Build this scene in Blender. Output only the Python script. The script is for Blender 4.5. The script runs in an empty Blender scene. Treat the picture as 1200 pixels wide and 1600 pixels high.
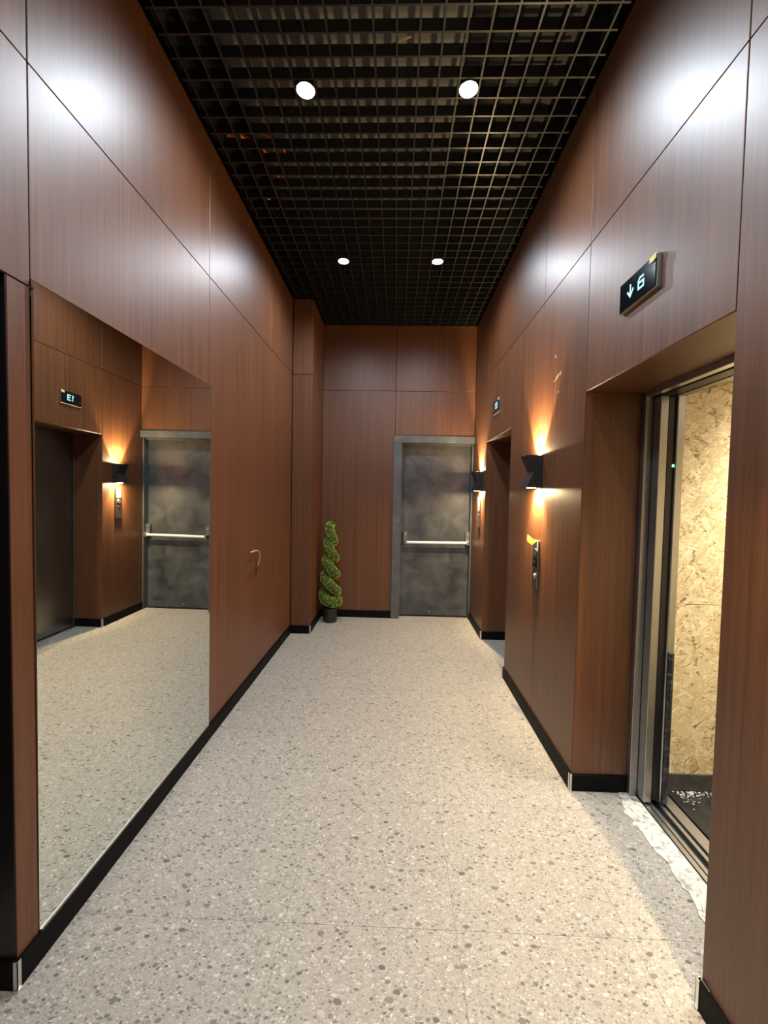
import bpy, bmesh, math, random
from mathutils import Vector, Matrix
random.seed(7)
S = bpy.context.scene
COL = S.collection

# ------------------------------------------------------------------ dimensions (metres)
XL, XR, D, ZC, ZJ = -1.1074, 0.9341, 5.085, 3.517, 2.752
YA, YB, YL3, YC = 1.2543, 2.467, 3.69, 4.4325          # left wall joints
YO0, YO1, OTL = 0.25, 1.175, 2.103                      # left opening
YN, YF, YM, YG, YH = 1.212, 2.134, 2.769, 3.475, 4.402  # right wall joints
OT1, OT2 = 2.031, 2.07                                  # opening heights
XP, XJ, YB0 = -0.8956, -0.0192, -2.4
BBH = 0.085

# ------------------------------------------------------------------ camera
cd = bpy.data.cameras.new('camera')
cam = bpy.data.objects.new('camera', cd); COL.objects.link(cam)
cd.sensor_fit = 'VERTICAL'; cd.sensor_height = 36.0; cd.sensor_width = 27.0
cd.lens = 655.487 / 1600 * 36.0; cd.clip_start = 0.02
cam.matrix_world = Matrix(((0.99944, -0.02026, 0.02649, 0.0), (0.02727, 0.03928, -0.99886, 0.0),
                           (0.01919, 0.99902, 0.03981, 1.5), (0, 0, 0, 1)))
S.camera = cam

# ------------------------------------------------------------------ world, exposure
w = bpy.data.worlds.new('world'); S.world = w; w.use_nodes = True
w.node_tree.nodes['Background'].inputs[0].default_value = (0.01, 0.01, 0.012, 1)
w.node_tree.nodes['Background'].inputs[1].default_value = 0.2
S.view_settings.view_transform = 'Standard'; S.view_settings.look = 'None'
S.view_settings.gamma = 1.0; S.view_settings.exposure = 0.12
S.view_settings.use_curve_mapping = False
COOL, WARM, CABIN = (0.80, 0.90, 1.0), (1.0, 0.74, 0.40), (1.0, 0.94, 0.82)
P_DOWN, P_FAN_DN, P_FAN_UP, P_V, P_CABIN = 76.0, 20.0, 14.0, 150.0, 27.0

# ------------------------------------------------------------------ materials
def newmat(name):
    m = bpy.data.materials.new(name); m.use_nodes = True
    nt = m.node_tree; b = nt.nodes['Principled BSDF']
    return m, nt, b
def N(nt, t, **k):
    n = nt.nodes.new(t)
    for a, v in k.items(): setattr(n, a, v)
    return n
def simple(name, col, rough=0.5, metal=0.0, spec=0.5, emit=None, es=0.0, noise=0.0, nscale=40):
    m, nt, b = newmat(name)
    b.inputs['Base Color'].default_value = (*col, 1); b.inputs['Roughness'].default_value = rough
    b.inputs['Metallic'].default_value = metal; b.inputs['Specular IOR Level'].default_value = spec
    if emit: b.inputs['Emission Color'].default_value = (*emit, 1); b.inputs['Emission Strength'].default_value = es
    if noise:
        g = N(nt, 'ShaderNodeNewGeometry'); n = N(nt, 'ShaderNodeTexNoise'); n.inputs['Scale'].default_value = nscale
        n.inputs['Detail'].default_value = 5
        r = N(nt, 'ShaderNodeMapRange'); r.inputs[3].default_value = 1 - noise; r.inputs[4].default_value = 1 + noise
        mx = N(nt, 'ShaderNodeVectorMath', operation='SCALE'); mx.inputs[0].default_value = col
        nt.links.new(g.outputs['Position'], n.inputs['Vector']); nt.links.new(n.outputs['Fac'], r.inputs[0])
        nt.links.new(r.outputs[0], mx.inputs['Scale']); nt.links.new(mx.outputs[0], b.inputs['Base Color'])
    return m
def ramp(nt, stops):
    r = N(nt, 'ShaderNodeValToRGB'); e = r.color_ramp.elements
    while len(e) < len(stops): e.new(0.5)
    for i, (p, c) in enumerate(stops): e[i].position = p; e[i].color = (*c, 1)
    return r

def wood(name, dark, light, rough=0.36):
    m, nt, b = newmat(name); L = nt.links.new
    g = N(nt, 'ShaderNodeNewGeometry'); sx = N(nt, 'ShaderNodeSeparateXYZ'); L(g.outputs['Position'], sx.inputs[0])
    ad = N(nt, 'ShaderNodeMath', operation='ADD'); L(sx.outputs[0], ad.inputs[0]); L(sx.outputs[1], ad.inputs[1])
    oi = N(nt, 'ShaderNodeObjectInfo')
    cb = N(nt, 'ShaderNodeCombineXYZ'); L(ad.outputs[0], cb.inputs[0]); L(oi.outputs['Random'], cb.inputs[1]); L(sx.outputs[2], cb.inputs[2])
    def ns(sc, det, rgh=0.6):
        mp = N(nt, 'ShaderNodeMapping'); mp.inputs['Scale'].default_value = sc
        n = N(nt, 'ShaderNodeTexNoise'); n.inputs['Scale'].default_value = 1; n.inputs['Detail'].default_value = det
        n.inputs['Roughness'].default_value = rgh
        L(cb.outputs[0], mp.inputs['Vector']); L(mp.outputs[0], n.inputs['Vector']); return n
    fine, band = ns((520, 30, 4), 5, 0.7), ns((60, 9, 0.6), 3)
    mx = N(nt, 'ShaderNodeMix'); mx.inputs['Factor'].default_value = 0.45
    L(fine.outputs['Fac'], mx.inputs['A']); L(band.outputs['Fac'], mx.inputs['B'])
    r = ramp(nt, [(0.33, dark), (0.68, light)]); L(mx.outputs['Result'], r.inputs[0])
    mr = N(nt, 'ShaderNodeMapRange'); mr.inputs[3].default_value = 0.9; mr.inputs[4].default_value = 1.1
    L(oi.outputs['Random'], mr.inputs[0])
    vm = N(nt, 'ShaderNodeVectorMath', operation='SCALE'); L(r.outputs[0], vm.inputs[0]); L(mr.outputs[0], vm.inputs['Scale'])
    L(vm.outputs[0], b.inputs['Base Color'])
    rr = N(nt, 'ShaderNodeMapRange'); rr.inputs[3].default_value = rough - 0.04; rr.inputs[4].default_value = rough + 0.05
    L(mx.outputs['Result'], rr.inputs[0]); L(rr.outputs[0], b.inputs['Roughness'])
    b.inputs['Specular IOR Level'].default_value = 0.6
    bp = N(nt, 'ShaderNodeBump'); bp.inputs['Strength'].default_value = 0.06; bp.inputs['Distance'].default_value = 0.0008
    L(fine.outputs['Fac'], bp.inputs['Height']); L(bp.outputs[0], b.inputs['Normal'])
    return m

def terrazzo():
    m, nt, b = newmat('terrazzo'); L = nt.links.new
    tc = N(nt, 'ShaderNodeTexCoord'); oi = N(nt, 'ShaderNodeObjectInfo')
    q = N(nt, 'ShaderNodeMath', operation='MULTIPLY'); q.inputs[1].default_value = 2.0; L(oi.outputs['Random'], q.inputs[0])
    fl = N(nt, 'ShaderNodeMath', operation='FLOOR'); L(q.outputs[0], fl.inputs[0])
    sc = N(nt, 'ShaderNodeMath', operation='MULTIPLY'); sc.inputs[1].default_value = 3.7; L(fl.outputs[0], sc.inputs[0])
    av = N(nt, 'ShaderNodeVectorMath', operation='ADD'); L(tc.outputs['Object'], av.inputs[0]); L(sc.outputs[0], av.inputs[1])
    wn = N(nt, 'ShaderNodeTexNoise'); wn.inputs['Scale'].default_value = 22; wn.inputs['Detail'].default_value = 2
    L(av.outputs[0], wn.inputs['Vector'])
    ws = N(nt, 'ShaderNodeVectorMath', operation='SCALE'); ws.inputs['Scale'].default_value = 0.018; L(wn.outputs['Color'], ws.inputs[0])
    co = N(nt, 'ShaderNodeVectorMath', operation='ADD'); L(av.outputs[0], co.inputs[0]); L(ws.outputs[0], co.inputs[1])
    bn = N(nt, 'ShaderNodeTexNoise'); bn.inputs['Scale'].default_value = 60; bn.inputs['Detail'].default_value = 6
    L(av.outputs[0], bn.inputs['Vector'])
    r0 = ramp(nt, [(0.3, (0.29, 0.265, 0.230)), (0.7, (0.375, 0.345, 0.303))]); L(bn.outputs['Fac'], r0.inputs[0])
    cur = r0.outputs[0]
    # (scale, chip radius, share of cells with a chip, colours)
    for s, rad, share, stops in (
        (170, 0.42, 0.65, [(0.0, (0.225, 0.207, 0.18)), (0.35, (0.285, 0.262, 0.228)), (0.6, (0.37, 0.342, 0.30)), (1.0, (0.48, 0.45, 0.405))]),
        (88, 0.38, 0.52, [(0.0, (0.155, 0.142, 0.122)), (0.35, (0.25, 0.23, 0.20)), (0.65, (0.385, 0.356, 0.314)), (1.0, (0.58, 0.545, 0.49))]),
        (44, 0.32, 0.40, [(0.0, (0.115, 0.106, 0.09)), (0.35, (0.205, 0.189, 0.164)), (0.6, (0.34, 0.313, 0.274)), (1.0, (0.54, 0.505, 0.45))]),
        (19, 0.22, 0.30, [(0.0, (0.10, 0.094, 0.082)), (0.35, (0.185, 0.172, 0.15)), (0.55, (0.31, 0.287, 0.252)), (1.0, (0.44, 0.415, 0.37))])):
        v = N(nt, 'ShaderNodeTexVoronoi', voronoi_dimensions='2D'); v.inputs['Scale'].default_value = s
        mp = N(nt, 'ShaderNodeMapping'); mp.inputs['Rotation'].default_value = (0, 0, s * 0.7); mp.inputs['Scale'].default_value = (1, 1.6, 1)
        L(co.outputs[0], mp.inputs['Vector']); L(mp.outputs[0], v.inputs['Vector'])
        sp = N(nt, 'ShaderNodeSeparateColor'); L(v.outputs['Color'], sp.inputs[0])
        rs = N(nt, 'ShaderNodeMapRange'); rs.inputs[3].default_value = rad * 0.55; rs.inputs[4].default_value = rad * 1.15; L(sp.outputs[2], rs.inputs[0])
        lt = N(nt, 'ShaderNodeMath', operation='LESS_THAN'); L(v.outputs['Distance'], lt.inputs[0]); L(rs.outputs[0], lt.inputs[1])
        pr = N(nt, 'ShaderNodeMath', operation='LESS_THAN'); L(sp.outputs[0], pr.inputs[0]); pr.inputs[1].default_value = share
        mk = N(nt, 'ShaderNodeMath', operation='MULTIPLY'); L(lt.outputs[0], mk.inputs[0]); L(pr.outputs[0], mk.inputs[1])
        r = ramp(nt, stops); L(sp.outputs[1], r.inputs[0])
        mx = N(nt, 'ShaderNodeMix', data_type='RGBA'); L(mk.outputs[0], mx.inputs['Factor'])
        L(cur, mx.inputs['A']); L(r.outputs[0], mx.inputs['B']); cur = mx.outputs['Result']
    L(cur, b.inputs['Base Color']); b.inputs['Roughness'].default_value = 0.5
    b.inputs['Specular IOR Level'].default_value = 0.35
    return m

def osb():
    m, nt, b = newmat('strand_board'); L = nt.links.new
    g = N(nt, 'ShaderNodeNewGeometry'); sx = N(nt, 'ShaderNodeSeparateXYZ'); L(g.outputs['Position'], sx.inputs[0])
    ad = N(nt, 'ShaderNodeMath', operation='ADD'); L(sx.outputs[0], ad.inputs[0]); L(sx.outputs[1], ad.inputs[1])
    cb = N(nt, 'ShaderNodeCombineXYZ'); L(ad.outputs[0], cb.inputs[0]); L(sx.outputs[2], cb.inputs[1])
    wn = N(nt, 'ShaderNodeTexNoise'); wn.inputs['Scale'].default_value = 9; L(cb.outputs[0], wn.inputs['Vector'])
    ws = N(nt, 'ShaderNodeVectorMath', operation='SCALE'); ws.inputs['Scale'].default_value = 0.06; L(wn.outputs['Color'], ws.inputs[0])
    co = N(nt, 'ShaderNodeVectorMath', operation='ADD'); L(cb.outputs[0], co.inputs[0]); L(ws.outputs[0], co.inputs[1])
    best = None; tone = None
    for k, (ang, sca) in enumerate(((0.5, (13, 62, 1)), (-0.7, (15, 70, 1)), (1.3, (14, 66, 1)), (2.2, (26, 150, 1)), (0.05, (30, 190, 1)))):
        mp = N(nt, 'ShaderNodeMapping'); mp.inputs['Rotation'].default_value = (0, 0, ang); mp.inputs['Location'].default_value = (k * 3.1, k * 1.7, 0)
        m2 = N(nt, 'ShaderNodeMapping'); m2.inputs['Scale'].default_value = sca
        v = N(nt, 'ShaderNodeTexVoronoi', voronoi_dimensions='2D'); v.inputs['Scale'].default_value = 1
        L(co.outputs[0], mp.inputs['Vector']); L(mp.outputs[0], m2.inputs['Vector']); L(m2.outputs[0], v.inputs['Vector'])
        sp = N(nt, 'ShaderNodeSeparateColor'); L(v.outputs['Color'], sp.inputs[0])
        if best is None: best, tone = sp.outputs[0], sp.outputs[1]
        else:
            gt = N(nt, 'ShaderNodeMath', operation='GREATER_THAN'); L(sp.outputs[0], gt.inputs[0]); L(best, gt.inputs[1])
            mx = N(nt, 'ShaderNodeMix'); L(gt.outputs[0], mx.inputs['Factor']); L(tone, mx.inputs['A']); L(sp.outputs[1], mx.inputs['B'])
            mm = N(nt, 'ShaderNodeMath', operation='MAXIMUM'); L(sp.outputs[0], mm.inputs[0]); L(best, mm.inputs[1])
            best, tone = mm.outputs[0], mx.outputs['Result']
    fn = N(nt, 'ShaderNodeTexNoise'); fn.inputs['Scale'].default_value = 130; fn.inputs['Detail'].default_value = 4; L(co.outputs[0], fn.inputs['Vector'])
    fm = N(nt, 'ShaderNodeMath', operation='MULTIPLY_ADD'); fm.inputs[1].default_value = 0.7; fm.inputs[2].default_value = -0.35; L(fn.outputs['Fac'], fm.inputs[0])
    fa = N(nt, 'ShaderNodeMath', operation='ADD'); L(tone, fa.inputs[0]); L(fm.outputs[0], fa.inputs[1]); tone = fa.outputs[0]
    r = ramp(nt, [(0.0, (0.22, 0.14, 0.055)), (0.035, (0.34, 0.24, 0.11)), (0.06, (0.50, 0.375, 0.185)), (0.35, (0.60, 0.47, 0.25)), (0.7, (0.68, 0.555, 0.325)), (1.0, (0.80, 0.69, 0.46))])
    L(tone, r.inputs[0]); L(r.outputs[0], b.inputs['Base Color'])
    bp = N(nt, 'ShaderNodeBump'); bp.inputs['Strength'].default_value = 0.3; bp.inputs['Distance'].default_value = 0.001
    L(tone, bp.inputs['Height']); L(bp.outputs[0], b.inputs['Normal']); b.inputs['Roughness'].default_value = 0.6
    return m

def smudged(name, base, dust, rough=0.5, scale=3.0, lo=0.45, hi=0.75):
    m, nt, b = newmat(name); L = nt.links.new
    g = N(nt, 'ShaderNodeNewGeometry'); n = N(nt, 'ShaderNodeTexNoise'); n.inputs['Scale'].default_value = scale
    n.inputs['Detail'].default_value = 5; n.inputs['Distortion'].default_value = 0.6; L(g.outputs['Position'], n.inputs['Vector'])
    r = ramp(nt, [(lo, base), (hi, dust)]); L(n.outputs['Fac'], r.inputs[0]); L(r.outputs[0], b.inputs['Base Color'])
    b.inputs['Roughness'].default_value = rough
    return m

def steel(name, col, rough, streak=0.12):
    m, nt, b = newmat(name); L = nt.links.new
    g = N(nt, 'ShaderNodeNewGeometry'); mp = N(nt, 'ShaderNodeMapping'); mp.inputs['Scale'].default_value = (300, 300, 2)
    n = N(nt, 'ShaderNodeTexNoise'); n.inputs['Scale'].default_value = 1; n.inputs['Detail'].default_value = 3
    L(g.outputs['Position'], mp.inputs['Vector']); L(mp.outputs[0], n.inputs['Vector'])
    r = N(nt, 'ShaderNodeMapRange'); r.inputs[3].default_value = rough - streak; r.inputs[4].default_value = rough + streak
    L(n.outputs['Fac'], r.inputs[0]); L(r.outputs[0], b.inputs['Roughness'])
    b.inputs['Base Color'].default_value = (*col, 1); b.inputs['Metallic'].default_value = 1.0
    return m

M = {}
M['wood'] = wood('walnut_veneer', (0.058, 0.0200, 0.0068), (0.170, 0.0605, 0.0215), 0.43)
M['black_wood'] = wood('near_black_veneer', (0.004, 0.003, 0.003), (0.009, 0.006, 0.006))  # near-black tone of the panels lining the left opening
M['backing'] = simple('dark_backing', (0.012, 0.006, 0.004), 0.8)
M['void'] = simple('black_void_paint', (0.012, 0.012, 0.013), 0.9, noise=0.3, nscale=6)
M['terrazzo'] = terrazzo()
M['grout'] = simple('grout', (0.27, 0.25, 0.22), 0.9)
M['base'] = simple('black_baseboard', (0.003, 0.003, 0.0033), 0.6, spec=0.1, noise=0.2)
M['grid'] = simple('black_grid_enamel', (0.009, 0.009, 0.0095), 0.3, spec=0.65)
M['duct'] = simple('grey_duct', (0.15, 0.145, 0.14), 0.7, noise=0.25, nscale=5)
M['alu'] = simple('satin_aluminium', (0.75, 0.74, 0.72), 0.35, 1.0)
M['door'] = smudged('slate_door_paint', (0.028, 0.032, 0.038), (0.090, 0.091, 0.091), 0.42, 5.0, 0.34, 0.72)
M['frame'] = smudged('grey_frame_paint', (0.070, 0.074, 0.078), (0.11, 0.112, 0.112), 0.45, 6.0)
M['bar'] = simple('pale_aluminium_bar', (0.72, 0.71, 0.66), 0.4, 0.35)
M['bracket'] = simple('grey_bracket', (0.16, 0.16, 0.16), 0.4, 0.5)
M['steel'] = steel('brushed_steel', (0.42, 0.42, 0.41), 0.38)
M['dark_steel'] = steel('dark_brushed_steel', (0.30, 0.28, 0.26), 0.34)
M['bright_steel'] = steel('bright_steel', (0.62, 0.62, 0.61), 0.34)
M['black'] = simple('black_plastic', (0.010, 0.010, 0.011), 0.4)
M['gloss_black'] = simple('gloss_black_glass', (0.006, 0.006, 0.008), 0.08)
M['sconce'] = simple('black_powder_coat', (0.012, 0.011, 0.012), 0.5, noise=0.3, nscale=90)
M['digit'] = simple('cyan_segment', (0.2, 0.6, 0.6), 0.5, emit=(0.42, 1.0, 0.95), es=1.0)
M['dim_digit'] = simple('dim_segment', (0.1, 0.1, 0.1), 0.5, emit=(0.6, 0.7, 0.7), es=0.12)
M['led'] = simple('green_led', (0.1, 0.6, 0.4), 0.4, emit=(0.15, 1.0, 0.65), es=5)
M['lens'] = simple('cool_lamp_lens', (1, 1, 1), 0.3, emit=COOL, es=60)
M['wlens'] = simple('warm_lamp_lens', (1, 1, 1), 0.3, emit=(1.0, 0.78, 0.45), es=14)
M['clens'] = simple('cabin_lamp_panel', (1, 1, 1), 0.4, emit=CABIN, es=2.5)
M['yellow'] = simple('yellow_film', (0.40, 0.33, 0.05), 0.45, noise=0.4, nscale=120)
M['tab'] = simple('pale_yellow_film', (0.72, 0.60, 0.16), 0.4, noise=0.25, nscale=120)
M['blue'] = simple('blue_film', (0.08, 0.07, 0.35), 0.35)
M['white_film'] = simple('pale_film', (0.75, 0.68, 0.6), 0.3)
M['osb'] = osb()
M['guard'] = smudged('scuffed_black_guard', (0.02, 0.02, 0.021), (0.16, 0.16, 0.165), 0.35, 30, 0.5, 0.8)
M['cabin_floor'] = smudged('black_cabin_floor', (0.018, 0.017, 0.017), (0.05, 0.048, 0.046), 0.3, 14, 0.5, 0.8)
M['dust'] = simple('white_plaster_crumbs', (0.62, 0.60, 0.57), 0.9)
M['mortar'] = smudged('pale_mortar', (0.26, 0.25, 0.22), (0.62, 0.61, 0.55), 0.9, 34, 0.33, 0.5)
M['kick'] = smudged('dark_kick_plate', (0.05, 0.046, 0.045), (0.10, 0.095, 0.09), 0.4, 18, 0.5, 0.8)
M['pot'] = simple('black_plant_pot', (0.016, 0.014, 0.013), 0.45, noise=0.2)
M['bark'] = simple('brown_stem', (0.07, 0.045, 0.025), 0.8, noise=0.3)
M['wire'] = simple('tan_conduit', (0.52, 0.34, 0.24), 0.5)
M['orange'] = simple('orange_conduit', (0.75, 0.17, 0.05), 0.45)
M['red'] = simple('red_conduit', (0.55, 0.06, 0.05), 0.45)
M['stick'] = simple('pale_offcut', (0.50, 0.42, 0.30), 0.7)
M['scuff'] = simple('pale_scuff', (0.30, 0.20, 0.15), 0.6)
def leafmat():
    m, nt, b = newmat('boxwood_leaf'); L = nt.links.new
    g = N(nt, 'ShaderNodeNewGeometry'); n = N(nt, 'ShaderNodeTexNoise'); n.inputs['Scale'].default_value = 90; n.inputs['Detail'].default_value = 3
    L(g.outputs['Position'], n.inputs['Vector'])
    r = ramp(nt, [(0.34, (0.05, 0.09, 0.008)), (0.48, (0.30, 0.42, 0.03)), (0.62, (0.74, 0.80, 0.13))]); L(n.outputs['Fac'], r.inputs[0])
    L(r.outputs[0], b.inputs['Base Color']); b.inputs['Roughness'].default_value = 0.5
    return m
M['leaf'] = leafmat()
M['leafcore'] = simple('moss_core', (0.025, 0.05, 0.008), 0.9, noise=0.5, nscale=110)
m, nt, b = newmat('mirror_glass'); b.inputs['Base Color'].default_value = (0.84, 0.87, 0.83, 1); b.inputs['Metallic'].default_value = 1; b.inputs['Roughness'].default_value = 0.0
M['mirror'] = m

# ------------------------------------------------------------------ mesh helpers
def box(bm, x0, x1, y0, y1, z0, z1):
    r = bmesh.ops.create_cube(bm, size=1.0)
    for v in r['verts']:
        v.co = Vector(((x0 + x1) / 2 + v.co.x * (x1 - x0), (y0 + y1) / 2 + v.co.y * (y1 - y0), (z0 + z1) / 2 + v.co.z * (z1 - z0)))
    return r['verts']
def prism(bm, pts, vec):
    """extrude a closed polygon of 3D points along vec"""
    a = [bm.verts.new(p) for p in pts]; c = [bm.verts.new(Vector(p) + Vector(vec)) for p in pts]
    n = len(pts); bm.faces.new(a); bm.faces.new(list(reversed(c)))
    for i in range(n): bm.faces.new((a[i], c[i], c[(i + 1) % n], a[(i + 1) % n]))
def lathe(bm, prof, cx, cy, seg=32):
    rings = []
    for r, z in prof:
        rings.append([bm.verts.new((cx + r * math.cos(2 * math.pi * k / seg), cy + r * math.sin(2 * math.pi * k / seg), z)) for k in range(seg)])
    for a, c in zip(rings, rings[1:]):
        for k in range(seg): bm.faces.new((a[k], a[(k + 1) % seg], c[(k + 1) % seg], c[k]))
    bm.faces.new(list(reversed(rings[0]))); bm.faces.new(rings[-1])
def tube(bm, pts, rads, seg=10):
    pts = [Vector(p) for p in pts]
    if not hasattr(rads, '__len__'): rads = [rads] * len(pts)
    rings = []; up = Vector((0.123, 0.31, 0.94)).normalized()
    for i, p in enumerate(pts):
        t = (pts[min(i + 1, len(pts) - 1)] - pts[max(i - 1, 0)]).normalized()
        u = t.cross(up); u = u.normalized() if u.length > 1e-4 else t.orthogonal().normalized()
        v = t.cross(u).normalized(); up = v if abs(t.dot(up)) > 0.97 else up
        rings.append([bm.verts.new(p + rads[i] * (u * math.cos(2 * math.pi * k / seg) + v * math.sin(2 * math.pi * k / seg))) for k in range(seg)])
    for a, c in zip(rings, rings[1:]):
        for k in range(seg): bm.faces.new((a[k], a[(k + 1) % seg], c[(k + 1) % seg], c[k]))
    bm.faces.new(list(reversed(rings[0]))); bm.faces.new(rings[-1])
def disc(bm, c, axis, r, h, seg=24):
    c = Vector(c); a = Vector(axis).normalized(); u = a.orthogonal().normalized(); v = a.cross(u)
    prism(bm, [c + r * (u * math.cos(2 * math.pi * k / seg) + v * math.sin(2 * math.pi * k / seg)) for k in range(seg)], a * h)
def put(name, bm, mat, parent=None, bevel=0.0, smooth=False, label=None, kind=None):
    if bevel:
        bmesh.ops.bevel(bm, geom=[e for e in bm.edges], offset=bevel, segments=1, affect='EDGES', clamp_overlap=True)
    bmesh.ops.recalc_face_normals(bm, faces=bm.faces)
    me = bpy.data.meshes.new(name); bm.to_mesh(me); bm.free()
    me.materials.append(M[mat] if isinstance(mat, str) else mat)
    if smooth:
        for p in me.polygons: p.use_smooth = True
    o = bpy.data.objects.new(name, me); COL.objects.link(o)
    if parent:
        o.parent = parent
        if parent.parent is None: o.matrix_parent_inverse = parent.matrix_basis.inverted()   # meshes are built in world space
    if label: o['label'] = label
    if kind: o['kind'] = kind
    return o
def bx(name, c, mat, parent=None, bevel=0.0, **k):
    bm = bmesh.new(); box(bm, *c); return put(name, bm, mat, parent, bevel, **k)
def boxes(name, cs, mat, parent=None, bevel=0.0, **k):
    bm = bmesh.new()
    for c in cs: box(bm, *c)
    return put(name, bm, mat, parent, bevel, **k)
def struct(o): o['kind'] = 'structure'; return o
def thing(name, label, cat, loc=(0, 0, 0), group=None):
    o = bpy.data.objects.new(name, None); COL.objects.link(o); o.location = loc; o.empty_display_size = 0.1
    o['label'] = label; o['category'] = cat
    if group: o['group'] = group
    return o
def tag(o, label, cat, group=None):
    o['label'] = label; o['category'] = cat
    if group: o['group'] = group
    return o
def setting(name, loc=(0, 0, 0)):
    o = bpy.data.objects.new(name, None); COL.objects.link(o); o.location = loc; o['kind'] = 'structure'; return o

# ------------------------------------------------------------------ floor
floor = struct(boxes('floor', [(-1.45, 1.205, YB0 - 0.1, 5.3, -0.08, -0.0018)], 'grout'))
TX, TY, X0, Y0, GAP = 0.597, 0.594, -0.955, 1.400, 0.0005
def tile_mesh(w_, h_):
    bm = bmesh.new(); box(bm, GAP, w_ - GAP, GAP, h_ - GAP, -0.012, 0.0)
    top = [e for e in bm.edges if all(v.co.z > -0.001 for v in e.verts)]
    bmesh.ops.bevel(bm, geom=top, offset=0.0003, segments=1, affect='EDGES')
    me = bpy.data.meshes.new('floor_tile'); bm.to_mesh(me); bm.free(); me.materials.append(M['terrazzo']); return me
tiles = {}
for i in range(-1, 4):
    for j in range(-7, 7):
        x, y = X0 + i * TX, Y0 + j * TY
        x1, y1 = min(x + TX, 1.205), min(y + TY, 5.3)
        if x1 - x < 0.02 or y1 - y < 0.02: continue
        key = (round(x1 - x, 3), round(y1 - y, 3))
        if key not in tiles: tiles[key] = tile_mesh(*key)
        o = bpy.data.objects.new('floor_tile', tiles[key]); COL.objects.link(o); o.location = (x, y, 0); o.parent = floor

# ------------------------------------------------------------------ walls: backing + veneer panels
TH = 0.014
def panel(parent, face, val, a0, a1, z0, z1, mat='wood', g=0.0022):
    """veneer panel whose visible face lies at val; face is the way it looks"""
    a0 += g; a1 -= g; z0 += g; z1 -= g
    c = {'+x': (val - TH, val, a0, a1, z0, z1), '-x': (val, val + TH, a0, a1, z0, z1),
         '-y': (a0, a1, val, val + TH, z0, z1), '+y': (a0, a1, val - TH, val, z0, z1)}[face]
    return bx('wood_panel', c, mat, parent, 0.0012)
def soffit(parent, x0, x1, y0, y1, z, mat='wood'):
    return bx('soffit_panel', (x0, x1, y0 + .002, y1 - .002, z, z + TH), mat, parent, 0.0012)
ZT, ZV = ZC + 0.012, 4.05
# left wall
L0, L1 = XL - TH - 0.16, XL - TH - 0.0005
wl = struct(boxes('wall_left', [(L0, L1, YB0, YO0, 0, ZT), (L0, L1, YO0, YO1, OTL + TH, ZT), (L0, L1, YO1 + TH, 5.25, 0, ZT)], 'backing'))
for a, b_ in ((-2.4, -1.2), (-1.2, 0.0), (0.0, YA), (YA, YB), (YB, YL3), (YL3, YC)):
    panel(wl, '+x', XL, a, b_, ZJ, ZT)
panel(wl, '+x', XL, YA, YB, 2.126, ZJ)
for a, b_ in ((YB, YL3), (YL3, YC), (-2.4, -1.2), (-1.2, 0.0)): panel(wl, '+x', XL, a, b_, BBH, ZJ)
panel(wl, '+x', XL, 0.0, YO0, BBH, OTL); panel(wl, '+x', XL, 0.0, YA, OTL, ZJ); panel(wl, '+x', XL, YO1, YA, BBH, OTL)
bx('wood_panel', (XL - 0.32, XL - 0.003, YO1, YO1 + TH, BBH, OTL), 'black_wood', wl, 0.001, label='black reveal panel at the left opening')
bx('wood_panel', (XL - 0.32, XL - 0.003, YO0 - TH, YO0, BBH, OTL), 'black_wood', wl, 0.001)
soffit(wl, XL - 0.32, XL - 0.003, YO0, YO1, OTL, 'black_wood')
bx('wood_panel', (XL - 0.34, XL - 0.32, YO0 - 0.02, YO1 + 0.02, 0, OTL + .02), 'black_wood', wl)
# pillar in the far left corner
wp = struct(boxes('wall_pillar', [(XL, XP - TH - .0005, YC + TH + .0005, D + TH, 0, ZT)], 'backing'))
panel(wp, '-y', YC, XL + .004, XP, ZJ, ZT); panel(wp, '-y', YC, XL + .004, XP, BBH, ZJ)
panel(wp, '+x', XP, YC + .003, D, ZJ, ZT); panel(wp, '+x', XP, YC + .003, D, BBH, ZJ)
# end wall
we = struct(boxes('wall_end', [(XP - TH, -0.02, D + TH + .0005, D + 0.3, 0, ZT), (-0.02, XR + 0.02, D + TH + .0005, D + 0.3, 2.2, ZT)], 'backing'))
panel(we, '-y', D, XP, XJ, ZJ, ZT); panel(we, '-y', D, XJ, XR - .002, ZJ, ZT)
panel(we, '-y', D, XP, XJ, BBH, ZJ); panel(we, '-y', D, XJ, XR - .002, 2.216, ZJ)
# right wall
R0, R1 = XR + TH + 0.0005, XR + 0.28
wr = struct(boxes('wall_right', [(R0, R1, YB0, YN - TH, 0, ZT), (R0, R1, YN - TH, YF + TH, OT1 + TH, ZT), (R0, R1, YF + TH, YG - TH, 0, ZT),
                                 (R0, R1, YG - TH, YH + TH, OT2 + TH, ZT), (R0, R1, YH + TH, 5.4, 0, ZT)], 'backing'))
for a, b_ in ((-2.4, -0.65), (-0.65, 0.58), (0.58, YN), (YN, YF), (YF, YM), (YM, YG), (YG, YH), (YH, 5.2)):
    panel(wr, '-x', XR, a, b_, ZJ, ZT)
for a, b_ in ((-2.4, -0.65), (-0.65, 0.58), (0.58, YN), (YF, YM), (YM, YG), (YH, 5.2)):
    panel(wr, '-x', XR, a, b_, BBH, ZJ)
panel(wr, '-x', XR, YN, YF, OT1, ZJ); panel(wr, '-x', XR, YG, YH, OT2, ZJ)
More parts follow.
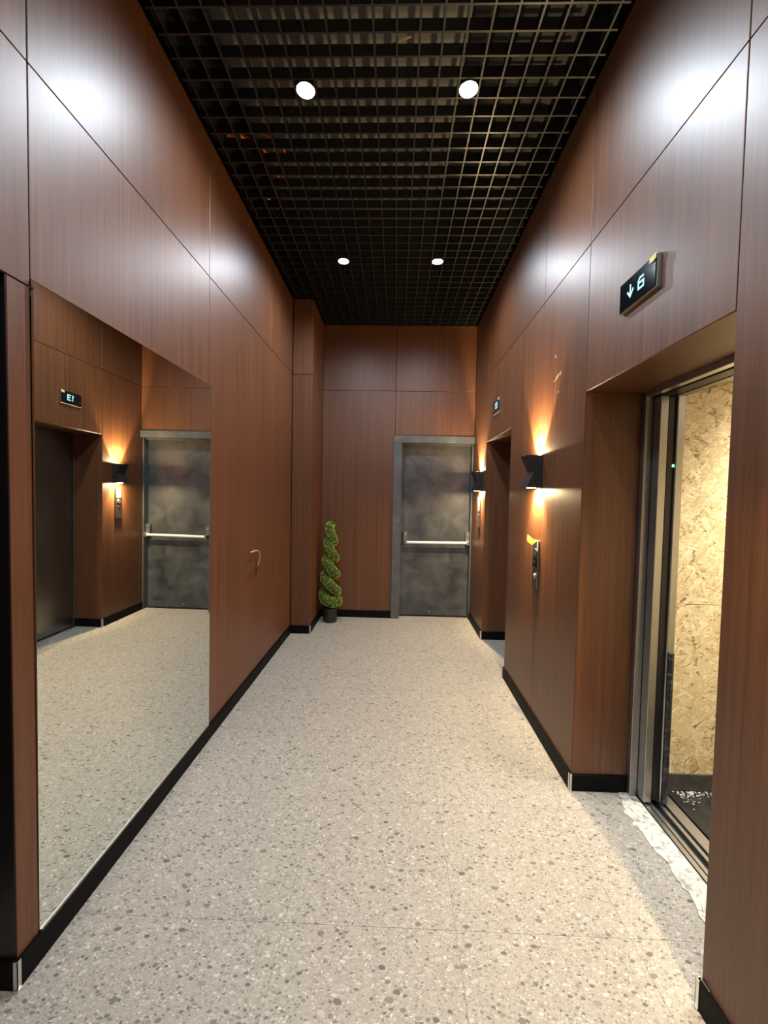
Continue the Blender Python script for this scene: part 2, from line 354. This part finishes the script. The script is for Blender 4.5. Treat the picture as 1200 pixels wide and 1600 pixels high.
for ya, yb, ot, xe in ((YN, YF, OT1, 1.213), (YG, YH, OT2, 1.222)):
    bx('wood_panel', (XR + .003, xe, yb, yb + TH - .001, BBH, ot), 'wood', wr, 0.001)
    bx('wood_panel', (XR + .003, xe, ya - TH + .001, ya, BBH, ot), 'wood', wr, 0.001)
    soffit(wr, XR + .003, xe, ya, yb, ot)
# scuff marks on the veneer right of the near sconce
bm = bmesh.new()
for (y, z, l, h) in ((2.52, 2.214, .05, .010), (2.545, 2.205, .03, .006), (2.47, 2.222, .018, .012), (2.55, 2.345, .012, .012), (2.49, 2.12, .01, .012)):
    pts = [(XR - .0006, y + l * math.cos(a) * random.uniform(.6, 1), z + h * math.sin(a) * random.uniform(.5, 1) - l * .25 * math.cos(a)) for a in [k * math.pi / 4 for k in range(8)]]
    prism(bm, pts, (.0005, 0, 0))
put('scuff_mark', bm, 'scuff', wr, label='pale scuffs on the veneer')
# back wall behind the camera
wb = struct(boxes('wall_back', [(XL - 0.2, XR + 0.2, YB0 - 0.16, YB0 - TH - .0005, 0, ZT)], 'backing'))
for a, b_ in ((XL, -0.4), (-0.4, 0.3), (0.3, XR)):
    panel(wb, '+y', YB0, a, b_, BBH, ZJ); panel(wb, '+y', YB0, a, b_, ZJ, ZT)

# ------------------------------------------------------------------ baseboards
B = 0.012
def base(name, cs):
    return struct(boxes(name, cs, 'base', None, 0.0015))
base('baseboard_left', [(XL - .002, XL + B, YO1 - B + .002, YC + .002, 0, BBH), (XL - 0.32, XL + .001, YO1 - B, YO1 + .002, 0, BBH),
                        (XL - .002, XL + B, YB0, YO0, 0, BBH)])
base('baseboard_pillar', [(XL + B, XP, YC - B, YC + .002, 0, BBH), (XP - .002, XP + B, YC - B, D, 0, BBH)])
base('baseboard_end', [(XP + B, -0.034, D - B, D + .002, 0, BBH)])
base('baseboard_right', [(XR - B, XR + .002, YB0, YN, 0, BBH), (XR - B, XR + .002, YF, YG, 0, BBH), (XR - B, XR + .002, YH, 5.2, 0, BBH),
                         (XR, 1.222, YF - B, YF + .002, 0, BBH), (XR, 1.222, YH - B, YH + .002, 0, BBH)])
base('baseboard_back', [(XL, XR, YB0 - .002, YB0 + B, 0, BBH)])
# aluminium corner caps on the baseboards
def cap(n, x, y, dx, dy, h=0.092):
    """L-shaped cap around an outer corner at (x, y); dx, dy point out of the corner"""
    t, wd = 0.0025, 0.011
    bm = bmesh.new()
    xs = sorted((x + dx * t, x - dx * wd)); ys = sorted((y + dy * t, y + dy * 0.0003)); box(bm, xs[0], xs[1], ys[0], ys[1], 0, h)
    xs = sorted((x + dx * t, x + dx * .0003)); ys = sorted((y + dy * t, y - dy * wd)); box(bm, xs[0], xs[1], ys[0], ys[1], 0, h)
    xs = sorted((x + dx * .006, x - dx * wd)); ys = sorted((y + dy * .006, y - dy * wd)); box(bm, xs[0], xs[1], ys[0], ys[1], 0, 0.007)
    struct(put('trim_%d' % n, bm, 'alu'))
cap(1, XL + B, YO1 - B, 1, -1); cap(2, XP + B, YC - B, 1, -1)
cap(3, XR - B, YF - B, -1, -1); cap(4, XR - B, YH - B, -1, -1); cap(5, XR - B, YN, -1, 1); cap(6, XR - B, YG, -1, 1)

# ------------------------------------------------------------------ ceiling: slab, duct, open-cell grid
ceil = struct(boxes('ceiling', [(XL - 0.3, XR + 0.3, YB0 - 0.2, 5.5, ZV, ZV + 0.1), (XL - 0.3, XL - 0.17, YB0 - .2, 5.5, ZT, ZV), (XR + .28, XR + .3, YB0 - .2, 5.5, ZT, ZV),
                                (XL - .3, XR + .3, 5.4, 5.5, ZT, ZV), (XL - .3, XR + .3, YB0 - .2, YB0 - .1, ZT, ZV)], 'void'))
C, PX, PY = 0.1015, -0.0345, 2.1145
BW, BH = 0.0085, 0.055
def bar_mesh(c):
    bm = bmesh.new(); box(bm, *c); me = bpy.data.meshes.new('grid_bar'); bm.to_mesh(me); bm.free(); me.materials.append(M['grid']); return me
ya, yb = YB0 + .02, D - .01
ml = bar_mesh((-BW / 2, BW / 2, ya, yb, ZC, ZC + BH)); mc = bar_mesh((XL + .02, XR - .02, -BW / 2, BW / 2, ZC + .0006, ZC + BH - .0006))
k = int((XL + .03 - PX) / C)
bars = []
while PX + k * C < XR - .02:
    bars.append((ml, (PX + k * C, 0, 0))); k += 1
k = -int((PY - ya) / 0.102)
while PY + k * 0.102 < yb:
    bars.append((mc, (0, PY + k * 0.102, 0))); k += 1
for me, l in bars:
    o = bpy.data.objects.new('grid_bar', me); COL.objects.link(o); o.location = l; o.parent = ceil
dt = boxes('air_duct', [(-0.98, 0.33, YB0, 5.2, 3.88, 4.04)] + [(-0.99, 0.34, y, y + .025, 3.87, 4.045) for y in (-.6, .6, 1.8, 3.0, 4.2)], 'duct')
tag(dt, 'grey sheet metal air duct above the black ceiling grid', 'duct')
def cable(name, pts, r, mat, label):
    P_ = []
    pv = [Vector(p) for p in pts]
    for i in range(len(pv) - 1):
        p0, p1, p2, p3 = pv[max(i - 1, 0)], pv[i], pv[i + 1], pv[min(i + 2, len(pv) - 1)]
        for s in range(6):
            t = s / 6; P_.append(0.5 * ((2 * p1) + (p2 - p0) * t + (2 * p0 - 5 * p1 + 4 * p2 - p3) * t * t + (3 * p1 - p0 - 3 * p2 + p3) * t ** 3))
    P_.append(pv[-1]); bm = bmesh.new(); tube(bm, P_, r, 8)
    return tag(put(name, bm, mat, smooth=True), label, 'cable')
ZS = ZC + BH + .012
cable('electrical_conduit', [(-1.02, 2.50, ZS), (-.95, 2.56, ZS + .03), (-.88, 2.66, ZS + .05), (-.80, 2.76, ZS + .02), (-.83, 2.86, ZS), (-.9, 2.9, ZS)], .015, 'orange', 'orange corrugated conduit lying coiled on the ceiling grid, left side')
cable('electrical_conduit', [(-.98, 2.46, ZS), (-.86, 2.50, ZS + .02), (-.74, 2.60, ZS + .03), (-.72, 2.70, ZS)], .012, 'red', 'red cable lying on the ceiling grid beside the orange coil')
cable('wall_cable_tail', [(-1.0, 2.98, ZS), (-.93, 3.1, ZS + .02), (-.9, 3.2, ZS)], .007, 'wire', 'tan cable end lying on the ceiling grid behind the orange coil')
bm = bmesh.new(); tube(bm, [(-.055, 2.02, ZC + BH + .006), (-.01, 2.0, ZC + BH + .010), (.03, 1.985, ZC + BH + .006)], .006, 6)
tag(put('offcut_stick', bm, 'stick'), 'small pale offcut stick lying across the ceiling grid', 'offcut')

# ------------------------------------------------------------------ recessed downlights in the grid
def downlight(x, y, label):
    t = thing('downlight', label, 'ceiling light', (x, y, ZC), 'downlights in the ceiling grid')
    bm = bmesh.new(); seg = 28
    prof = [(.0462, ZC + .06), (.0462, ZC - .004), (.0452, ZC - .006), (.0445, ZC + .004), (.0445, ZC + .05)]
    lathe(bm, prof, x, y, seg); put('housing', bm, 'black', t, smooth=False)
    bm = bmesh.new(); disc(bm, (x, y, ZC - .003), (0, 0, 1), .044, .006, 24); put('lens', bm, 'lens', t)
    l = bpy.data.lights.new('downlight_lamp', 'SPOT'); l.energy = P_DOWN; l.color = COOL; l.spot_size = math.radians(168); l.spot_blend = 0.8
    l.shadow_soft_size = 0.035
    o = bpy.data.objects.new('downlight_lamp', l); COL.objects.link(o); o.location = (x, y, ZC - .02)
    o.parent = t; o.matrix_parent_inverse = Matrix.Translation((x, y, ZC)).inverted()
LX = (PX - 4.5 * C + .002, PX + 3.5 * C)
LY = [PY + .051 + 0.102 * k for k in (0, 15, -20)]
downlight(LX[0], LY[0], 'bright recessed downlight, nearer row of the grid, left one')
downlight(LX[1], LY[0], 'bright recessed downlight, nearer row of the grid, right one')
downlight(LX[0], LY[1], 'bright recessed downlight, farther row of the grid, left one')
downlight(LX[1], LY[1], 'bright recessed downlight, farther row of the grid, right one')
for y, nm in ((LY[2], 'overhead, nearest the viewer'),):
    downlight(LX[0], y, 'recessed downlight %s, on the left' % nm); downlight(LX[1], y, 'recessed downlight %s, on the right' % nm)

# ------------------------------------------------------------------ wall sconces
def sconce(y, label):
    z0, z1, hw = 1.567, 1.775, 0.07; zm = (z0 + z1) / 2
    t = thing('wall_sconce', label, 'wall lamp', (XR, y, zm), 'hourglass wall lamps on the right wall')
    bm = bmesh.new()
    prism(bm, [(XR, y - hw, z0), (XR - .102, y - hw, z0), (XR - .053, y - hw, zm), (XR - .102, y - hw, z1), (XR, y - hw, z1)], (0, 2 * hw, 0))
    put('body', bm, 'sconce', t, 0.0012)
    for zz in (z0 + .03, z1 - .03):
        bm = bmesh.new(); disc(bm, (XR - .02, y - hw - .0015, zz), (0, 1, 0), .004, .002, 10); put('screw', bm, 'bracket', t)
    for s, zz, pf in ((1, z1, P_FAN_UP), (-1, z0, P_FAN_DN)):
        bm = bmesh.new(); disc(bm, (XR - .045, y, zz - s * .001), (0, 0, s), .030, .004, 20); put('lens', bm, 'wlens', t)
        l = bpy.data.lights.new('sconce_fan', 'AREA'); l.shape = 'DISK'; l.size = .05; l.energy = pf; l.color = WARM
        o = bpy.data.objects.new('sconce_fan', l); COL.objects.link(o); o.location = (XR - .045, y, zz + s * .006)
        o.rotation_euler = (math.pi if s > 0 else 0, 0, 0)
        l2 = bpy.data.lights.new('sconce_beam', 'SPOT'); l2.energy = P_V * (1 if s > 0 else .5); l2.color = WARM; l2.spot_size = math.radians(110); l2.spot_blend = .2 if s > 0 else .4
        l2.shadow_soft_size = .004
        o2 = bpy.data.objects.new('sconce_beam', l2); COL.objects.link(o2); o2.location = (XR - .042, y, zz + s * .007)
        o2.rotation_euler = (0, math.pi + .78 if s > 0 else -.78, 0)   # leans towards the wall
        for q in (o, o2): q.parent = t; q.matrix_parent_inverse = Matrix.Translation((XR, y, zm)).inverted()
sconce(2.775, 'black hourglass wall lamp nearest the open elevator, lit up and down')
sconce(4.63, 'black hourglass wall lamp beside the grey fire door, lit up and down')
sconce(0.70, 'black hourglass wall lamp on the near right wall, beyond the picture edge')

# ------------------------------------------------------------------ floor indicators
SEG6 = [((0.9, 1), (0.25, 1)), ((0.25, 1), (0, .75)), ((0, .75), (0, 0)), ((0, 0), (1, 0)), ((1, 0), (1, .55)), ((1, .55), (0, .55))]
SEG1 = [((.5, 0), (.5, 1)), ((.5, 1), (.15, .8))]
SEG3 = [((0, 1), (1, 1)), ((1, 1), (1, 0)), ((1, 0), (0, 0)), ((.2, .52), (1, .52))]
ARROW = [((.5, 1), (.5, 0)), ((0, .5), (.5, 0)), ((1, .5), (.5, 0))]
def glyph(parent, name, segs, yl, yr, z0, z1, th, x, mat):
    bm = bmesh.new()
    for a, c in segs:
        pa = Vector((x, yl + (yr - yl) * a[0], z0 + (z1 - z0) * a[1])); pc = Vector((x, yl + (yr - yl) * c[0], z0 + (z1 - z0) * c[1]))
        d = (pc - pa).normalized(); n = Vector((1, 0, 0)).cross(d) * th / 2; pa -= d * th / 2; pc += d * th / 2
        prism(bm, [pa + n, pc + n, pc - n, pa - n], (-.0006, 0, 0))
    return put(name, bm, mat, parent)
def indicator(y0, y1, z0, z1, label):
    t = thing('floor_indicator', label, 'elevator display', (XR, (y0 + y1) / 2, (z0 + z1) / 2), 'floor displays above the elevators')
    bx('bezel', (XR - .016, XR, y0, y1, z0, z1), 'dark_steel', t, .0015)
    bx('screen', (XR - .0195, XR - .014, y0 + .004, y1 - .004, z0 + .004, z1 - .003), 'gloss_black', t, .001)
    bm = bmesh.new(); xs = XR - .0205
    prism(bm, [(xs, y0 + .002, z1 + .001), (xs, y0 + .040, z1 - .002), (xs - .004, y0 + .036, z1 - .022), (xs - .003, y0 + .016, z1 - .026), (xs, y0 + .001, z1 - .018)], (-.0008, 0, 0))
    put('film_tab', bm, 'tab', t, label='yellow peeling film tab on the corner')
    return t
t = indicator(1.557, 1.805, 2.266, 2.386, 'black floor display reading 6 with down arrow, above the open elevator')
glyph(t, 'arrow_symbol', ARROW, 1.741, 1.704, 2.307, 2.350, .007, XR - .0197, 'digit')
glyph(t, 'digit_symbol', SEG6, 1.667, 1.634, 2.308, 2.347, .007, XR - .0197, 'digit')
t = indicator(3.83, 4.085, 2.284, 2.405, 'small black floor display reading 13, above the closed far elevator')
glyph(t, 'digit_symbol', SEG1, 3.985, 3.955, 2.325, 2.372, .009, XR - .0197, 'digit')
glyph(t, 'digit_symbol', SEG3, 3.945, 3.910, 2.325, 2.372, .009, XR - .0197, 'digit')
glyph(t, 'arrow_symbol', ARROW, 4.066, 4.056, 2.322, 2.332, .003, XR - .0197, 'dim_digit')

# ------------------------------------------------------------------ call panels
def call_panel(yc, z0, z1, label, peel):
    t = thing('call_panel', label, 'call button', (XR, yc, (z0 + z1) / 2), 'elevator call panels under the wall lamps')
    hw, x = .05, XR - .012
    bx('back_plate', (x, XR, yc - hw, yc + hw, z0, z1), 'dark_steel', t, .002)
    H_ = z1 - z0
    if peel:
        bx('display_window', (x - .0025, x + .001, yc - .042, yc + .042, z0 + H_ * .46, z0 + H_ * .66), 'gloss_black', t, .001)
        glyph(t, 'indicator_dot', [((0, 0), (1, 1))], yc + .012, yc + .004, z0 + H_ * .55, z0 + H_ * .57, .008, x - .0026, 'dim_digit')
        for zz in (.27, .78):
            bm = bmesh.new(); disc(bm, (x + .001, yc, z0 + H_ * zz), (-1, 0, 0), .019, .007, 24); bt = put('call_button', bm, 'bright_steel', t, .0012)
            bm = bmesh.new(); disc(bm, (x - .006, yc, z0 + H_ * zz), (-1, 0, 0), .009, .002, 16); put('button_core', bm, 'black' if zz > .5 else 'bracket', bt)
        bm = bmesh.new(); xs = x - .001
        prism(bm, [(xs, yc - hw, z1 + .004), (xs - .012, yc + .02, z1 + .008), (xs - .030, yc + hw + .022, z1 + .030), (xs - .034, yc + hw + .012, z1 - .012),
                   (xs - .016, yc + .02, z1 - .034), (xs, yc - .02, z1 - .03)], (-.0012, 0, 0)); fl = put('peeling_film', bm, 'yellow', t, label='crumpled yellow protective film')
        bx('film_print', (xs - .0035, xs - .0005, yc - .036, yc - .008, z1 - .045, z1 - .010), 'blue', fl)
        bx('film_edge', (xs - .0025, xs, yc - hw - .004, yc - .038, z1 - .065, z1 + .005), 'white_film', fl)
    else:
        bx('display_window', (x - .002, x + .001, yc - .040, yc + .040, z0 + H_ * .68, z0 + H_ * .97), 'white_film', t, .001)
        bm = bmesh.new(); disc(bm, (x + .001, yc, z0 + H_ * .56), (-1, 0, 0), .028, .006, 24); bt = put('call_button', bm, 'bright_steel', t, .0012)
        bm = bmesh.new(); disc(bm, (x - .005, yc, z0 + H_ * .56), (-1, 0, 0), .020, .002, 20); put('button_core', bm, 'steel', bt)
        bm = bmesh.new(); disc(bm, (x + .001, yc, z0 + H_ * .40), (-1, 0, 0), .011, .006, 16); put('key_switch', bm, 'bright_steel', t, .001)
call_panel(2.760, 0.905, 1.225, 'steel call panel with peeling yellow film, under the lamp by the open elevator', True)
call_panel(4.655, 1.165, 1.505, 'steel call panel with round button, under the lamp beside the fire door', False)

# ------------------------------------------------------------------ mirror on the left wall
mr = thing('wall_mirror', 'tall frameless mirror on the left wall, reflecting the far elevator', 'mirror', (XL, (YA + YB) / 2, BBH))
o = bx('mirror_glass', (XL - .006, XL + .002, YA - .001, YB + .001, BBH + .004, 2.1235), 'mirror', mr)
for v in o.data.vertices: v.co.x += (v.co.z - BBH) * .0045            # leans a hair into the room
bx('bottom_channel', (XL - .006, XL + .006, YA + .003, YB - .003, BBH + .0005, BBH + .0085), 'alu', mr)

# ------------------------------------------------------------------ cable tail from the left wall
t = thing('cable_tail', 'tan cable tail curling out of a slot in the left wall', 'cable', (XL, 3.32, .91))
bm = bmesh.new()
for k in range(1): prism(bm, [(XL + .0002, 3.327, .84), (XL + .0002, 3.334, .875), (XL + .0002, 3.330, .915), (XL + .0002, 3.312, .915), (XL + .0002, 3.309, .875), (XL + .0002, 3.313, .84)], (.0012, 0, 0))
put('wall_slot', bm, 'black', t)
pts = []
for k in range(13):
    a = k / 12 * math.radians(105)
    pts.append((XL + .004 + .045 * math.sin(a * .9), 3.320 + .05 * math.sin(a * 1.7) - .215 * (1 - math.cos(a)), .895 + .165 * math.sin(min(a, math.pi / 2))))
bm = bmesh.new(); tube(bm, pts, .0058, 8); put('cable', bm, 'wire', t, smooth=True)

# ------------------------------------------------------------------ fire door at the end
d1 = setting('door_1', (0.46, D, 0))
boxes('door_frame', [(-0.030, 0.067, D - .022, D + .17, 0, 2.135), (0.916, XR - .0015, D + .03, D + .17, 0, 2.135), (-0.030, XR - .0015, D - .022, D + .17, 2.135, 2.217)], 'frame', d1, .002)
boxes('door_stop', [(0.067, 0.080, D + .085, D + .12, 0, 2.135), (0.067, .916, D + .085, D + .12, 2.118, 2.135)], 'frame', d1, .001)
bx('door_leaf', (0.069, 0.914, D + .122, D + .166, 0.010, 2.132), 'door', d1, .002)
YD = D + .122
bx('threshold', (0.067, 0.916, D + .10, D + .17, -.001, .008), 'black', d1)
pb = None
bm = bmesh.new(); tube(bm, [(.135, YD - .082, .930), (.895, YD - .082, .935)], .019, 16); pb = put('push_bar', bm, 'bar', d1, smooth=False)
for x, zb in ((.132, .905), (.895, .912)):
    br = bx('bar_bracket', (x - .028, x + .028, YD - .045, YD, zb + .01, zb + .155), 'bracket', d1, .006)
    bx('bar_arm', (x - .016, x + .016, YD - .105, YD - .03, zb - .002, zb + .050), 'bracket' if x < .5 else 'alu', br, .005)
    bm = bmesh.new(); disc(bm, (x, YD - .045, zb + .12), (0, -1, 0), .012, .006, 14); put('bracket_screw', bm, 'alu', br)
bm = bmesh.new(); disc(bm, (.45, YD, .06), (0, -1, 0), .006, .004, 10)
put('floor_bolt', bm, 'alu', d1)

# ------------------------------------------------------------------ open near elevator: landing frame and doors
d2 = setting('door_2', (1.24, (YN + YF) / 2, 0))
boxes('jamb', [(1.214, 1.250, YF - .034, YF + .012, 0, OT1 + .01)], 'steel', d2, .002)
boxes('jamb', [(1.214, 1.250, YN - .012, YN + .034, 0, OT1 + .01)], 'steel', d2, .002)
bx('header', (1.214, 1.250, YN + .034, YF - .034, OT1 - .026, OT1 + .01), 'bright_steel', d2, .002)
bx('header_box', (1.256, 1.318, YN - .1, YF + .5, 2.0, 2.32), 'black', d2)
dp = bx('door_panel', (1.252, 1.289, 2.045, 2.62, .012, 1.998), 'steel', d2, .002)
bx('edge_seal', (1.289, 1.297, 2.056, 2.60, .012, 1.998), 'black', dp)
sill = boxes('landing_sill', [(1.257, 1.278, YN, YF + .4, -.03, .001), (1.284, 1.302, YN, YF + .4, -.03, .001)], 'bright_steel', d2, .0008)
bx('sill_groove', (1.247, 1.331, YN, YF + .4, -.04, -.014), 'black', d2)
bm = bmesh.new()
edge = [(1.178, YF - .006), (1.162, 2.06), (1.128, 1.985), (1.140, 1.935), (1.125, 1.905), (1.150, 1.87), (1.138, 1.80), (1.158, 1.72), (1.143, 1.66), (1.150, 1.58), (1.130, 1.49), (1.145, 1.38), (1.135, 1.28), (1.15, YN + .003)]
jag = []
for (xa, ya_), (xc, yc_) in zip(edge, edge[1:]):
    for k in range(4): jag.append((xa + (xc - xa) * k / 4 + random.uniform(-.007, .007), ya_ + (yc_ - ya_) * k / 4))
jag.append(edge[-1])
pts = [(x, y, .0004) for x, y in jag] + [(1.2465, YN + .003, .0004), (1.2465, YF - .036, .0004), (1.222, YF - .036, .0004), (1.222, YF - .006, .0004)]
prism(bm, pts, (0, 0, .0030)); put('mortar_strip', bm, 'mortar', d2, label='rough pale mortar along the sill')
bx('landing_floor', (1.2, 1.2465, YN - .02, YF + .3, -.05, -.0002), 'grout', d2)
bm = bmesh.new()                                   # cracks and chips in the mortar
for _ in range(26):
    x, y = random.uniform(1.165, 1.235), random.uniform(1.25, 2.05); a = random.uniform(-.5, .9); l = random.uniform(.02, .07)
    d = Vector((math.sin(a), -math.cos(a), 0)); n = Vector((d.y, -d.x, 0)) * .0013; p = Vector((x, y, .0035)); m_ = p + d * l * .5 + n * random.uniform(-3, 3)
    prism(bm, [p, m_ + n, p + d * l, m_ - n], (0, 0, .0003))
put('mortar_cracks', bm, 'bracket', d2)

# elevator car
car = thing('elevator_car', 'lit elevator car lined with strand board behind the open doors', 'elevator', (2.0, 1.7, 0))
yo, xb, yn = 2.16, 2.62, 1.02
bx('board_panel', (1.425, xb, yo, yo + .012, .088, .972), 'osb', car, .001); bx('board_panel', (1.425, xb, yo, yo + .012, .975, 2.098), 'osb', car, .001)
bx('board_panel', (xb, xb + .012, yn, yo, .088, .972), 'osb', car, .001); bx('board_panel', (xb, xb + .012, yn, yo, .975, 2.098), 'osb', car, .001)
bx('board_panel', (1.425, xb, yn - .012, yn, .088, .972), 'osb', car, .001); bx('board_panel', (1.425, xb, yn - .012, yn, .975, 2.098), 'osb', car, .001)
boxes('kick_plate', [(1.425, xb, yo - .004, yo + .01, 0, .087), (xb - .004, xb + .01, yn, yo, 0, .087), (1.425, xb, yn - .01, yn + .004, 0, .087)], 'kick', car, .001)
bx('car_floor', (1.429, xb, yn, yo, -.05, 0), 'cabin_floor', car)
bx('car_ceiling', (1.38, xb + .02, yn - .02, yo + .02, 2.10, 2.13), 'white_film', car)
bx('light_panel', (1.72, 2.32, 1.40, 2.05, 2.088, 2.10), 'clens', car)
l = bpy.data.lights.new('car_lamp', 'AREA'); l.shape = 'RECTANGLE'; l.size = .6; l.size_y = .6; l.energy = P_CABIN; l.color = CABIN; l.spread = math.radians(115)
o = bpy.data.objects.new('car_lamp', l); COL.objects.link(o); o.location = (2.02, 1.725, 2.082); o.parent = car; o.matrix_parent_inverse = Matrix.Translation((2.0, 1.7, 0)).inverted()
cdoor = bx('car_door', (1.331, 1.369, 2.045, 2.62, .012, 2.06), 'steel', car, .004)
bm = bmesh.new(); prism(bm, [(1.334, 2.046, .014), (1.337, 2.033, .014), (1.350, 2.028, .014), (1.362, 2.033, .014), (1.366, 2.046, .014)], (0, 0, .75))
put('edge_guard', bm, 'guard', cdoor, .002, label='scuffed black guard on the lower door edge')
bx('light_curtain', (1.300, 1.3305, 2.058, 2.5, .014, 2.02), 'black', cdoor, .001)
bx('door_led', (1.3245, 1.3285, 2.054, 2.0585, 1.662, 1.674), 'led', cdoor)
bx('car_transom', (1.3295, 1.372, yn - .1, yo + .4, 2.008 - .008, 2.10), 'dark_steel', car, .001)
boxes('car_sill', [(1.331, 1.349, yn, YF + .4, -.03, .001), (1.364, 1.417, yn, YF + .4, -.03, .001)], 'bright_steel', car, .0008)
bx('sill_groove', (1.345, 1.429, yn, YF + .4, -.04, -.012), 'black', car)
bm = bmesh.new(); cx, cy, cz = 1.545, yo - .03, 2.10
prof = [(.034, cz), (.034, cz - .012), (.028, cz - .026), (.016, cz - .036), (.004, cz - .040)]
lathe(bm, prof, cx, cy, 20); put('camera_dome', bm, 'gloss_black', car, smooth=True)
bm = bmesh.new(); lathe(bm, [(.052, cz), (.050, cz - .008), (.035, cz - .010)], cx, cy, 24); put('dome_base', bm, 'white_film', car)
bm = bmesh.new()                                    # plaster crumbs along the far edge of the car floor
for _ in range(170):
    x = random.triangular(1.455, 1.80, 1.50); y = yo - .010 - abs(random.gauss(0, .022 if x > 1.53 else .05)); s = random.uniform(.0012, .005)
    if x < 1.44 + (2.15 - y) * 0: continue
    k = [(x + s * random.uniform(.6, 1.3) * math.cos(a), y + s * .7 * random.uniform(.6, 1.3) * math.sin(a), .0003) for a in (0, 1.3, 2.5, 3.8, 5.1)]
    prism(bm, k, (0, 0, s * .5))
cr = put('plaster_crumbs', bm, 'dust', car, kind='stuff')
bx('car_front_return', (1.38, 1.424, yo + .02, yo + .03, 0, 2.1), 'black', car)

# far closed elevator
d3 = setting('door_3', (1.23, (YG + YH) / 2, 0))
bx('door_panel', (1.226, 1.246, YG - .02, 4.13, .010, 2.09), 'dark_steel', d3, .002)
bx('door_panel', (1.232, 1.250, 4.133, YH + .02, .010, 2.09), 'dark_steel', d3, .002)
bx('jamb', (1.2225, 1.2255, YH - .035, YH + .012, 0, 2.075), 'steel', d3)
bx('landing_sill', (1.206, 1.26, YG, YH, -.03, .002), 'bright_steel', d3, .0008)

# ------------------------------------------------------------------ spiral topiary
px, py = -0.742, 4.880
pl = thing('spiral_topiary', 'green spiral topiary in a black pot in the far left corner', 'plant', (px, py, 0))
bm = bmesh.new(); lathe(bm, [(.072, 0), (.078, .01), (.086, .15), (.092, .152), (.092, .172), (.084, .172), (.080, .160)], px, py, 36); put('pot', bm, 'pot', pl, smooth=False)
bm = bmesh.new(); disc(bm, (px, py, .150), (0, 0, 1), .078, .010, 24); put('soil', bm, 'bark', pl)
bm = bmesh.new(); tube(bm, [(px, py, .155), (px + .004, py, .6), (px, py, 1.17)], [.014, .011, .006], 10); put('stem', bm, 'bark', pl, smooth=True)
path, rad = [], []
NT = 5.25; steps = 330
for k in range(steps + 1):
    s = k / steps; th = 2 * math.pi * NT * s                      # runs upwards from the bottom ring
    # phase 0 = right side; the path passes the front from right to left while it climbs
    ph = -th + math.radians(150)
    turn = NT * s
    zz = .245 + (1.165 - .245) * max(0, (s - .12)) / .88
    front = -math.sin(ph)                                          # +1 at the front
    tp = math.cos(ph)                                              # +1 at the right
    R = .077 * (1 - s) ** 0.75 + .010
    zz += (-.042 * tp) * min(1, max(0, (s - .10) * 6)) * (1 if s < .9 else max(0, (1 - s) * 10))
    path.append((px + R * math.cos(ph), py + R * math.sin(ph), zz)); rad.append(.055 - .012 * s if s < .97 else .043 - .012 * (s - .97) / .03)
bm = bmesh.new(); tube(bm, path, rad, 12); put('moss_core', bm, 'leafcore', pl, smooth=True)
vs, fs = [], []
for _ in range(15000):
    i = random.randrange(1, steps); c = Vector(path[i]); t_ = (Vector(path[i + 1]) - Vector(path[i - 1])).normalized()
    u = t_.orthogonal().normalized(); v = t_.cross(u); a = random.uniform(0, 2 * math.pi)
    n = (u * math.cos(a) + v * math.sin(a)); p = c + n * (rad[i] * random.uniform(.86, 1.08)) + t_ * random.uniform(-.004, .004)
    d = (n * random.uniform(.4, 1) + Vector((random.uniform(-1, 1), random.uniform(-1, 1), random.uniform(-.6, 1))) * .8).normalized()
    sd = d.cross(Vector((random.uniform(-1, 1), random.uniform(-1, 1), random.uniform(-1, 1)))).normalized()
    l_, w2 = random.uniform(.008, .014), random.uniform(.0025, .0042); b0 = len(vs)
    up_ = d.cross(sd) * .0015
    vs += [p, p + d * l_ * .5 + sd * w2 + up_, p + d * l_, p + d * l_ * .5 - sd * w2 + up_]; fs.append((b0, b0 + 1, b0 + 2, b0 + 3))
me = bpy.data.meshes.new('foliage'); me.from_pydata([tuple(v) for v in vs], [], fs); me.materials.append(M['leaf'])
o = bpy.data.objects.new('foliage', me); COL.objects.link(o); o.parent = pl; o.matrix_parent_inverse = Matrix.Translation((px, py, 0)).inverted(); o['kind'] = 'stuff'
